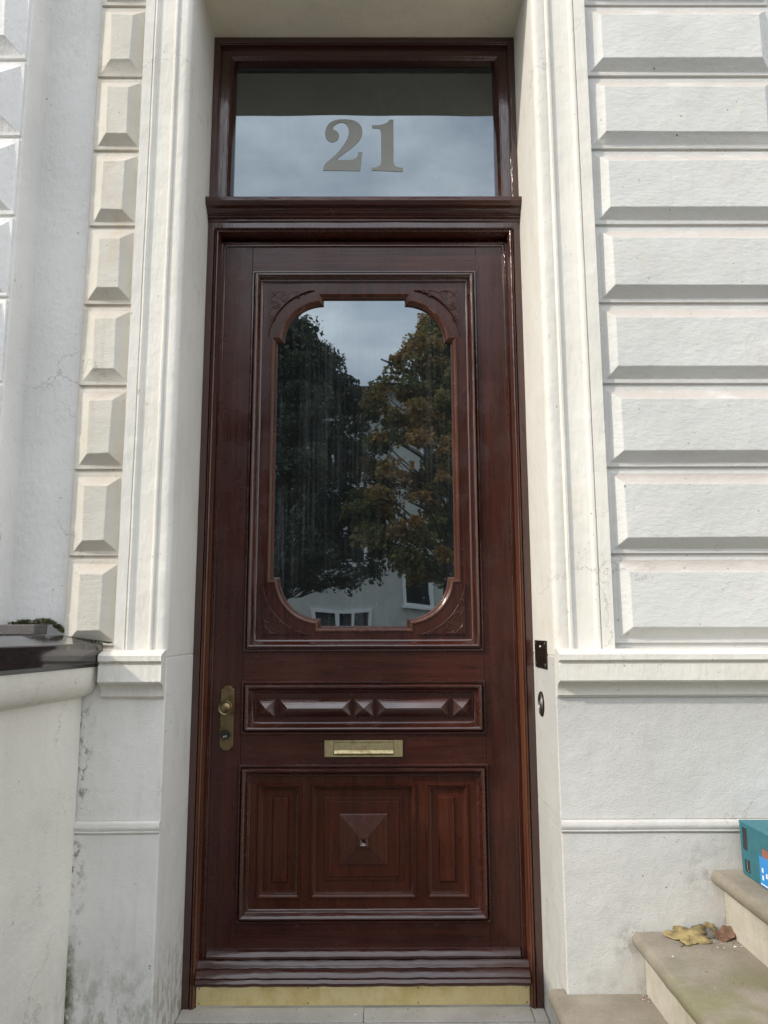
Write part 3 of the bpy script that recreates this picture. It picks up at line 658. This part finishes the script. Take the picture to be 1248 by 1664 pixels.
# ------------------------------------------------------------------ doorstep
ds = thing('doorstep', 'worn grey stone doorstep of butted slabs under the red door', 'doorstep')
MB().box(-0.602, 0.002, -0.084, 0.011, -0.3, -0.0005).build('slab', 'sill', ds, bev=0.002)
MB().box(0.0045, 0.556, -0.084, 0.011, -0.3, -0.0010).build('slab', 'sill', ds, bev=0.002)
MB().box(0.5585, 0.602, -0.084, 0.011, -0.3, -0.0020).build('slab', 'sill', ds, bev=0.002)
MB().box(-0.602, 0.602, -0.358, -0.0865, -0.3, -0.0030).build('slab', 'sill', ds, bev=0.003)

# ------------------------------------------------------------------ steps on the right
st = thing('stone_steps', 'worn sandstone steps with rounded nosings climbing to the right along the house', 'steps')
ZS = (0.190, 0.360, 0.532)
NOSE = (0.556, 0.801, 1.047)
def nosing(x0, x1, z, th=0.046, r=0.021):
    p = [(x1, z), (x0+r*0.8, z)]
    p += [(x0+r-r*math.sin(math.radians(a)), z-th*0.46+(th*0.46)*math.cos(math.radians(a))) for a in (20, 45, 70, 90)]
    p += [(x0+r-r*math.sin(math.radians(a)), z-th*0.46+(th*0.54)*math.cos(math.radians(a))) for a in (110, 135, 158)]
    p += [(x0+r, z-th), (x1, z-th)]
    return p
YW = YP-0.007
for i in range(3):
    x1 = (NOSE[i+1]+0.05) if i < 2 else 2.6
    m = MB().ex(nosing(NOSE[i], x1, ZS[i]), 'y', YW-0.001, -1.75, n=26)
    if i == 0:
        m.ex(nosing(NOSE[i]+0.001, 0.603, ZS[i]-0.0008), 'y', -0.306, YW-0.002)
    rnd = random.Random(i)
    m.v = [(a+rnd.uniform(-0.0012, 0.0012), b, c+rnd.uniform(-0.0008, 0.0008)) for a, b, c in m.v]
    m.build('tread', 'step', st, smooth=50)
    lo = -0.02 if i == 0 else ZS[i-1]
    MB().box(NOSE[i]+0.036, (NOSE[i+1]+0.03 if i < 2 else 2.55), -1.73, YW-0.002, lo-0.01, ZS[i]-0.0465).build('riser', 'riser', st, smooth=0)

# ------------------------------------------------------------------ parapet on the left
pa = thing('parapet_wall', 'cream rendered parapet wall with a polished dark granite coping, left of the door', 'wall')
PX = -0.860
prp = [(-1.6, -0.6), (PX+0.004, -0.6), (PX, 0.2), (PX, 1.040)]
prp += [(PX+0.003, 1.043), (PX+0.012, 1.045)]
prp += [(PX+0.012+0.038*math.sin(math.radians(a)), 1.122-0.074*math.cos(math.radians(a))) for a in (4, 15, 30, 45, 60, 75, 90)]
prp += [(PX+0.050, 1.134), (-1.6, 1.134)]
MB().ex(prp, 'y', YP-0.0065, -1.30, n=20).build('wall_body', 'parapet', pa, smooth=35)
cx0 = -0.797
pc = [(-1.6, 1.1345), (cx0-0.012, 1.1345), (cx0, 1.147), (cx0, 1.203), (cx0-0.003, 1.206), (cx0-0.13, 1.230), (-1.6, 1.232)]
MB().ex(pc, 'y', -0.3445, -1.36, n=2).build('coping', 'granite', pa, bev=0.0012, smooth=0)
MB().ex([(-1.129, 1.136), (-0.945, 1.136), (-0.945, 1.2298), (-1.129, 1.231)], 'y', -0.29, -0.3440, n=1).build('coping_return', 'granite', pa, smooth=0)
sb = MB().box(-1.127, -0.985, -0.418, -0.328, 1.2325, 1.263)
tag(sb.build('stone_slab', 'slate', None, bev=0.003), 'small grey stone slab lying on the granite coping', 'slab')
m = MB(); m2 = MB(); rnd = random.Random(5)
def tuft(mb, c, r, n, l):
    for _ in range(n):
        d = Vector((rnd.gauss(0, 1), rnd.gauss(0, 1), abs(rnd.gauss(0, 1))+0.2)).normalized()
        p = Vector(c)+Vector((rnd.uniform(-r, r), rnd.uniform(-r, r)*0.6, rnd.uniform(0, r*0.7)))
        q = p+d*l*rnd.uniform(0.5, 1.3); s_ = d.orthogonal().normalized()*l*0.22
        mb.add([p-s_, p+s_, q], [(0, 1, 2)])
for i in range(17):
    x = -0.985-0.15*rnd.random()**1.3; tuft(m if i % 3 else m2, (x, -0.310, 1.256+0.016*rnd.random()), 0.014, 70, 0.007)
for i in range(16):
    f = rnd.random(); tuft(m if i % 4 else m2, (-0.985+0.05*f, -0.312, 1.268-0.032*f), 0.011, 70, 0.006)
for i in range(30):
    x = -0.935+0.16*i/29; tuft(m, (x, -0.352 if x < -0.93 else -0.357, 1.224-0.02*(x+0.935)/0.16), 0.006, 40, 0.004)
for v_ in range(14): tuft(m, (-0.812+rnd.uniform(-0.008, 0.008), -0.388, 1.13+0.075*rnd.random()), 0.005, 40, 0.004)
me_ = MB(); me_.v = m.v+m2.v; me_.f = m.f+[tuple(i+len(m.v) for i in f) for f in m2.f]
pv = Vector((-0.86, -0.34, 0))
pa.matrix_world = Matrix.Translation(pv) @ Matrix.Rotation(math.radians(-8), 4, 'Z') @ Matrix.Translation(-pv)
mo = me_.build('moss', ['moss', 'moss_y'], None, smooth=0, flip=True)
for i, p in enumerate(mo.data.polygons): p.material_index = 1 if i >= len(m.f) else 0
tag(mo, 'green moss growing along the back of the coping and slab', 'moss', kind='stuff')

# ------------------------------------------------------------------ toolbox on the upper step
tb = thing('tool_case', 'teal plastic tool case with clip recesses standing on the top step, cut by the frame', 'tool case')
bx0, bx1, by1, by0, bz0, bz1 = 1.126, 1.40, -0.378, -0.78, 0.5335, 0.680
# left shell side with three openings, seen from the doorway: polygon in (y,z) pushed along x
def sideplate(mb, loops, x, th):
    t = MB().poly([[(p[0], p[1]) for p in lp] for lp in loops], 0, th)
    mb.add([(x+v[1], v[0], v[2]) for v in t.v], t.f)
rad = 0.010
out = [(by1-rad*(1-math.cos(math.radians(a)))-0.0, bz1-rad+rad*math.sin(math.radians(a))) for a in (0, 30, 60, 90)]
out += [(by0, bz1), (by0, bz0)]
out += [(by1-rad+rad*math.cos(math.radians(a))-0.004, bz0+rad+rad*math.sin(math.radians(a))) for a in (-90, -60, -30, 0)]
h1 = rect(by1-0.045, by1-0.016, bz0+0.072, bz0+0.134)
h2 = rect(by1-0.052, by1-0.021, bz0+0.012, bz0+0.046)
h3 = rect(by1-0.34, by1-0.128, bz0+0.030, bz0+0.104)
m = MB(); sideplate(m, [out, h1, h2, h3], bx0, 0.004)
m.box(bx0+0.004, bx1, by0, by1-0.002, bz0+0.004, bz1-0.006)
case = m.build('case_body', 'teal', tb, bev=0.0015)
m = MB(); m.box(bx0-0.001, bx1+0.002, by0, by1+0.002, bz1-0.0055, bz1+0.003); m.build('lid', 'teal', tb, bev=0.003)
MB().box(bx0+0.0012, bx0+0.0042, by1-0.0445, by1-0.0165, bz0+0.0725, bz0+0.1335).build('handle_recess', 'dark_plastic', tb, smooth=0)
m = MB(); m.box(bx0+0.002, bx0+0.0042, by1-0.0515, by1-0.0215, bz0+0.0125, bz0+0.0455); m.build('clip_recess', 'dark_plastic', tb, smooth=0)
m = MB(); m.box(bx0-0.001, bx0+0.003, by1-0.040, by1-0.036, bz0+0.016, bz0+0.046); m.box(bx0-0.001, bx0+0.003, by1-0.048, by1-0.036, bz0+0.016, bz0+0.020); m.build('clip', 'steel', tb, smooth=0)
MB().box(bx0+0.0015, bx0+0.0042, by1-0.3395, by1-0.1285, bz0+0.031, bz0+0.1035).build('label_pocket', 'red_brown', tb, smooth=0)
stk = MB().box(bx0-0.0016, bx0+0.002, by1-0.33, by1-0.114, bz0+0.003, bz0+0.080).build('blue_label', 'blue', tb, bev=0.0008)
m = MB()
for yy, zz in ((by1-0.128, 0.020), (by1-0.128, 0.040), (by1-0.150, 0.030), (by1-0.17, 0.030)):
    m.box(bx0-0.0022, bx0-0.0015, yy-0.008, yy, bz0+zz, bz0+zz+0.012)
m.box(bx0-0.0022, bx0-0.0015, by1-0.3, by1-0.118, bz0+0.006, bz0+0.009)
m.build('label_print', 'white_print', stk, smooth=0)

# ------------------------------------------------------------------ fallen leaves
def leaf(name, label, mat, c, size, rot, tilt, lobes, curl, stem=None, group=None, seed=0):
    rnd = random.Random(seed); pts = []
    n = 60
    for i in range(n):
        a = 2*math.pi*i/n
        r = 0.30+0.70*max(0.0, math.cos((a)*lobes/2.0))**1.2 if lobes == 0 else 0
        if lobes:
            k = abs(((a/(2*math.pi)*lobes) % 1)-0.5)*2
            r = 0.56+0.44*(k**1.4)*(0.80+0.20*math.cos(a)) + 0.035*math.sin(a*lobes*3)
        else:
            r = 0.5+0.35*abs(math.cos(a))+0.04*math.sin(9*a)
        pts.append((r*math.cos(a), r*math.sin(a)))
    vs = [(0, 0, 0)]; rings = 4; fs = []
    for q in range(1, rings+1):
        for (x, y) in pts:
            f = q/rings; x_, y_ = x*f, y*f
            z = curl*(x_*x_*0.6+y_*y_)-0.10*abs(math.sin(3*math.atan2(y_, x_+1e-6)))*f*0.6+0.045*math.sin(5*x_+seed)*math.cos(4*y_+seed)
            vs.append((x_*size, y_*size, z*size))
    for i in range(n):
        j = (i+1) % n; fs.append((0, 1+i, 1+j))
        for q in range(rings-1): fs.append((1+q*n+i, 1+(q+1)*n+i, 1+(q+1)*n+j, 1+q*n+j))
    mat3 = Matrix.Rotation(tilt[0], 3, 'X') @ Matrix.Rotation(tilt[1], 3, 'Y') @ Matrix.Rotation(rot, 3, 'Z')
    P = [mat3 @ Vector(v) for v in vs]; zmin = min(p.z for p in P)
    m = MB().add([(p.x, p.y, p.z-zmin) for p in P], fs)
    root = thing(name, label, 'leaf', group); root.location = c
    b = m.build('blade', mat, root, smooth=60, flip=True)
    sd = b.modifiers.new('thick', 'SOLIDIFY'); sd.thickness = 0.0006
    z0 = -zmin
    a = mat3 @ Vector((-0.05*size, 0, 0)); 
    st_ = [(a.x, a.y, a.z+z0)] + [(a.x+(stem[0])*t+0.012*math.sin(t*3), a.y+(stem[1])*t, max(0.0012, (a.z+z0)*(1-t*1.5))) for t in (0.25, 0.5, 0.75, 1.0)] if stem else None
    if st_: MB().tube(st_, 0.0011, 5).build('stalk', 'leaf_b', root)
    return root
LG = 'fallen leaves on the middle step'
leaf('maple_leaf', 'large yellow green maple leaf lying on the middle step', 'leaf_y', (0.950, -0.392, ZS[1]+0.001), 0.078, 1.75, (0.13, -0.04), 5, 0.12, stem=(-0.05, -0.06), group=LG, seed=1)
leaf('maple_leaf', 'small curled yellow leaf between the big maple leaf and the brown leaf', 'leaf_y', (1.018, -0.365, ZS[1]+0.001), 0.034, 0.5, (0.55, 0.1), 0, 0.3, group=LG, seed=2)
leaf('dry_leaf', 'curled red brown leaf in the corner by the riser', 'leaf_b', (1.058, -0.392, ZS[1]+0.001), 0.040, 0.5, (0.35, -0.2), 0, 0.5, group=LG, seed=3)
leaf('dry_leaf', 'flat grey brown leaf against the wall behind the yellow leaf', 'leaf_g', (1.005, -0.368, ZS[1]+0.001), 0.040, 2.4, (0.35, -0.1), 0, 0.1, group=LG, seed=4)
m = MB(); rnd = random.Random(8)
for i in range(150):
    k = rnd.random()
    if k < 0.45: x, y, z = rnd.uniform(1.0, 1.079), rnd.uniform(-0.47, -0.345), ZS[1]
    elif k < 0.7: x, y, z = 0.835+rnd.uniform(-0.03, 0.0), rnd.uniform(-0.40, -0.345), ZS[0]
    elif k < 0.85: x, y, z = rnd.uniform(-0.58, 0.58), rnd.uniform(-0.09, -0.002), 0.0
    else: x, y, z = rnd.uniform(0.85, 1.06), rnd.uniform(-0.75, -0.36), ZS[1]
    s_ = rnd.uniform(0.0008, 0.0026); a = rnd.uniform(0, 3.14); e = rnd.uniform(1, 2.2)
    pts = [(x+s_*e*math.cos(a)+0, y+s_*e*math.sin(a)), (x-s_*math.sin(a), y+s_*math.cos(a)), (x-s_*e*math.cos(a), y-s_*e*math.sin(a)), (x+s_*math.sin(a), y-s_*math.cos(a))]
    m.add([(p[0], p[1], z+0.0002) for p in pts]+[(x, y, z+0.0003+s_*0.9)], [(0, 1, 4), (1, 2, 4), (2, 3, 4), (3, 0, 4)])
gr_ = m.build('litter', ['leaf_b', 'white_print'], None, smooth=0)
for i, p in enumerate(gr_.data.polygons): p.material_index = 1 if (i//4) % 5 == 0 else 0
tag(gr_, 'crumbs of dirt and paint flakes in the step corners', 'litter', kind='stuff')

# ------------------------------------------------------------------ across the street (seen mirrored in the panes)
M['far_wall'] = plain('far_render', (0.47, 0.47, 0.43), 0.8, 0.08, 1.5)
M['far_roof'] = plain('far_tiles', (0.10, 0.06, 0.05), 0.8, 0.2, 6)
M['far_frame'] = plain('far_window_frame', (0.70, 0.70, 0.68), 0.6, 0.05)
M['far_pane'] = plain('far_window_pane', (0.015, 0.017, 0.02), 0.08, 0.05)
oh = thing('opposite_house', 'pale rendered house across the street, mirrored in the door window', 'house')
OY, EZ = -27.0, 10.8
MB().box(-10, 8, OY-9, OY, -1.0, EZ).build('wall', 'far_wall', oh, smooth=0)
MB().ex([(OY+0.5, EZ+0.003), (OY+0.5, EZ+0.15), (OY-4.5, EZ+0.5), (OY-9.5, EZ+0.15), (OY-9.5, EZ+0.003)], 'x', -10.4, 8.4).build('roof', 'far_roof', oh, smooth=0)
def far_window(xc, wd, z0, z1, nm):
    f = MB().poly([rect(xc-wd/2-0.12, xc+wd/2+0.12, z0-0.12, z1+0.12), rect(xc-wd/2, xc+wd/2, z0, z1)], 0, 0.14)
    for q in range(1, nm):
        x = xc-wd/2+wd*q/nm; f.box(x-0.07, x+0.07, 0.0, 0.12, z0, z1)
    f.box(xc-wd/2-0.2, xc+wd/2+0.2, -0.10, 0.085, z0-0.21, z0-0.125)
    f.v = [(a, OY+0.09-b, c) for a, b, c in f.v]
    o = f.build('window', 'far_frame', oh, smooth=0)
    MB().box(xc-wd/2, xc+wd/2, OY+0.002, OY+0.012, z0, z1).build('pane', 'far_pane', o, smooth=0)
far_window(-1.42, 2.05, 0.6, 1.93, 3)
far_window(1.50, 0.72, 2.25, 3.55, 1)
for x, z, n_ in ((-1.2, 3.9, 2), (-5.4, 3.9, 2), (4.8, 3.9, 2), (-5.4, 0.6, 2), (5.2, 0.6, 2), (-1.2, 7.0, 2), (2.2, 7.0, 2), (-5.4, 7.0, 2), (5.6, 7.0, 2), (-8.6, 7.0, 2)):
    far_window(x, 1.1 if z != 7.0 else 1.0, z, z+1.5, n_)

def leafmat(name, cols):
    t = NT(name)
    obj = t.n.new('ShaderNodeObjectInfo')
    a = t.noise(0.75, detail=4); b = t.noise(7.0, detail=2)
    c = t.mix(t.ramp(a, 0.38, 0.62), cols[0], cols[1]); c = t.mix(t.math('MULTIPLY', t.ramp(b, 0.5, 0.68), 0.8), c, cols[2])
    m_ = t.out(c, 0.6, None)
    tr = t.n.new('ShaderNodeBsdfTranslucent'); t.lk(c, tr.inputs['Color'])
    mx = t.n.new('ShaderNodeMixShader'); mx.inputs[0].default_value = 0.3
    o = [n for n in t.n if n.type == 'OUTPUT_MATERIAL'][0]
    t.lk(t.b.outputs[0], mx.inputs[1]); t.lk(tr.outputs[0], mx.inputs[2]); t.lk(mx.outputs[0], o.inputs['Surface'])
    return m_
M['bark'] = plain('bark', (0.07, 0.055, 0.042), 0.9, 0.3, 8, bump=0.01)
M['crown_dark'] = leafmat('dark_foliage', ((0.042, 0.075, 0.048), (0.075, 0.09, 0.045), (0.10, 0.055, 0.035)))
M['crown_autumn'] = leafmat('autumn_foliage', ((0.16, 0.19, 0.06), (0.36, 0.19, 0.06), (0.46, 0.33, 0.10)))
def tree(label, x, y, zb, zt, rad, mat, seed, nclump=430, nleaf=230, ls=0.10, lean=0.0):
    rnd = random.Random(seed)
    root = thing('tree', label, 'tree', 'street trees'); root.location = (x, y, -1.0)
    H = zt+1.0
    m = MB(); tip = [(0.15*math.sin(q*1.3+seed)*q/6, 0.1*math.cos(q+seed)*q/6, H*0.9*q/8) for q in range(9)]
    m.tube(tip, [0.24*(1-q/9.5) for q in range(9)], 9)
    cl = []
    for i in range(26):
        b = Vector(tip[3+i % 5]); a = i*2.4; L = rad*(0.55+0.4*rnd.random())
        e = b+Vector((math.cos(a)*L, math.sin(a)*L, L*(0.15+0.5*rnd.random())))
        md = (b+e)/2+Vector((0, 0, 0.2)); m.tube([b, md, e], [0.07, 0.045, 0.015], 6)
        cl += [e, md]
    m.build('trunk', 'bark', root)
    k = MB(); tw = MB()
    zb_, zt_ = zb+1.0, zt+1.0
    g = lambda: max(-1.7, min(1.7, rnd.gauss(0, 1)))
    for i in range(nclump):
        f = rnd.random()**0.9; zz = zb_+(zt_-zb_)*f
        prof = math.sin(math.pi*min(1, (0.10+0.90*f))**0.75)**0.7 if f < 0.98 else 0.2
        rr = rad*max(0.12, prof)*math.sqrt(rnd.random())*1.1; a = rnd.uniform(0, 6.283)
        c = Vector((rr*math.cos(a)+lean*f, rr*math.sin(a), zz))
        cr = rnd.uniform(0.22, 0.62)*rad*0.27
        b0 = Vector((c.x*0.25, c.y*0.25, max(zb_-0.25, zz-rr*0.45)))
        tw.tube([b0, b0.lerp(c, 0.55)+Vector((g(), g(), g()))*0.06, c], [0.022, 0.014, 0.005], 4)
        for _ in range(3):
            e = c+Vector((g(), g(), g()*0.6))*cr*0.7; tw.tube([b0.lerp(c, 0.8), e], [0.008, 0.003], 3)
        for _ in range(nleaf):
            d = Vector((g(), g(), g()*0.55))*cr*0.62
            d.z -= 0.25*(d.x*d.x+d.y*d.y)/max(cr, 0.1)
            p = c+d; n_ = Vector((rnd.gauss(0, 1), rnd.gauss(0, 1), rnd.gauss(0, 1)+0.9)).normalized()
            u = n_.orthogonal().normalized(); u = (Matrix.Rotation(rnd.uniform(0, 6.28), 3, n_) @ u); v_ = n_.cross(u)
            s_ = ls*rnd.uniform(0.6, 1.3)
            k.add([p-u*s_*0.55, p+v_*s_*0.36, p+u*s_*0.55, p-v_*s_*0.36], [(0, 1, 2, 3)])
    tw.build('twigs', 'bark', root, smooth=0)
    me = bpy.data.meshes.new('crown'); me.from_pydata(k.v, [], k.f); me.update(); me.materials.append(M[mat])
    o = bpy.data.objects.new('crown', me); COL.objects.link(o); o.parent = root
    return root
tree('dark green tree, the left one mirrored in the door window', -2.3, -15.5, 2.2, 9.0, 2.5, 'crown_dark', 3)
tree('autumn coloured tree, the right one mirrored in the door window', 1.6, -14.5, 2.6, 8.6, 2.1, 'crown_autumn', 8, nclump=285)
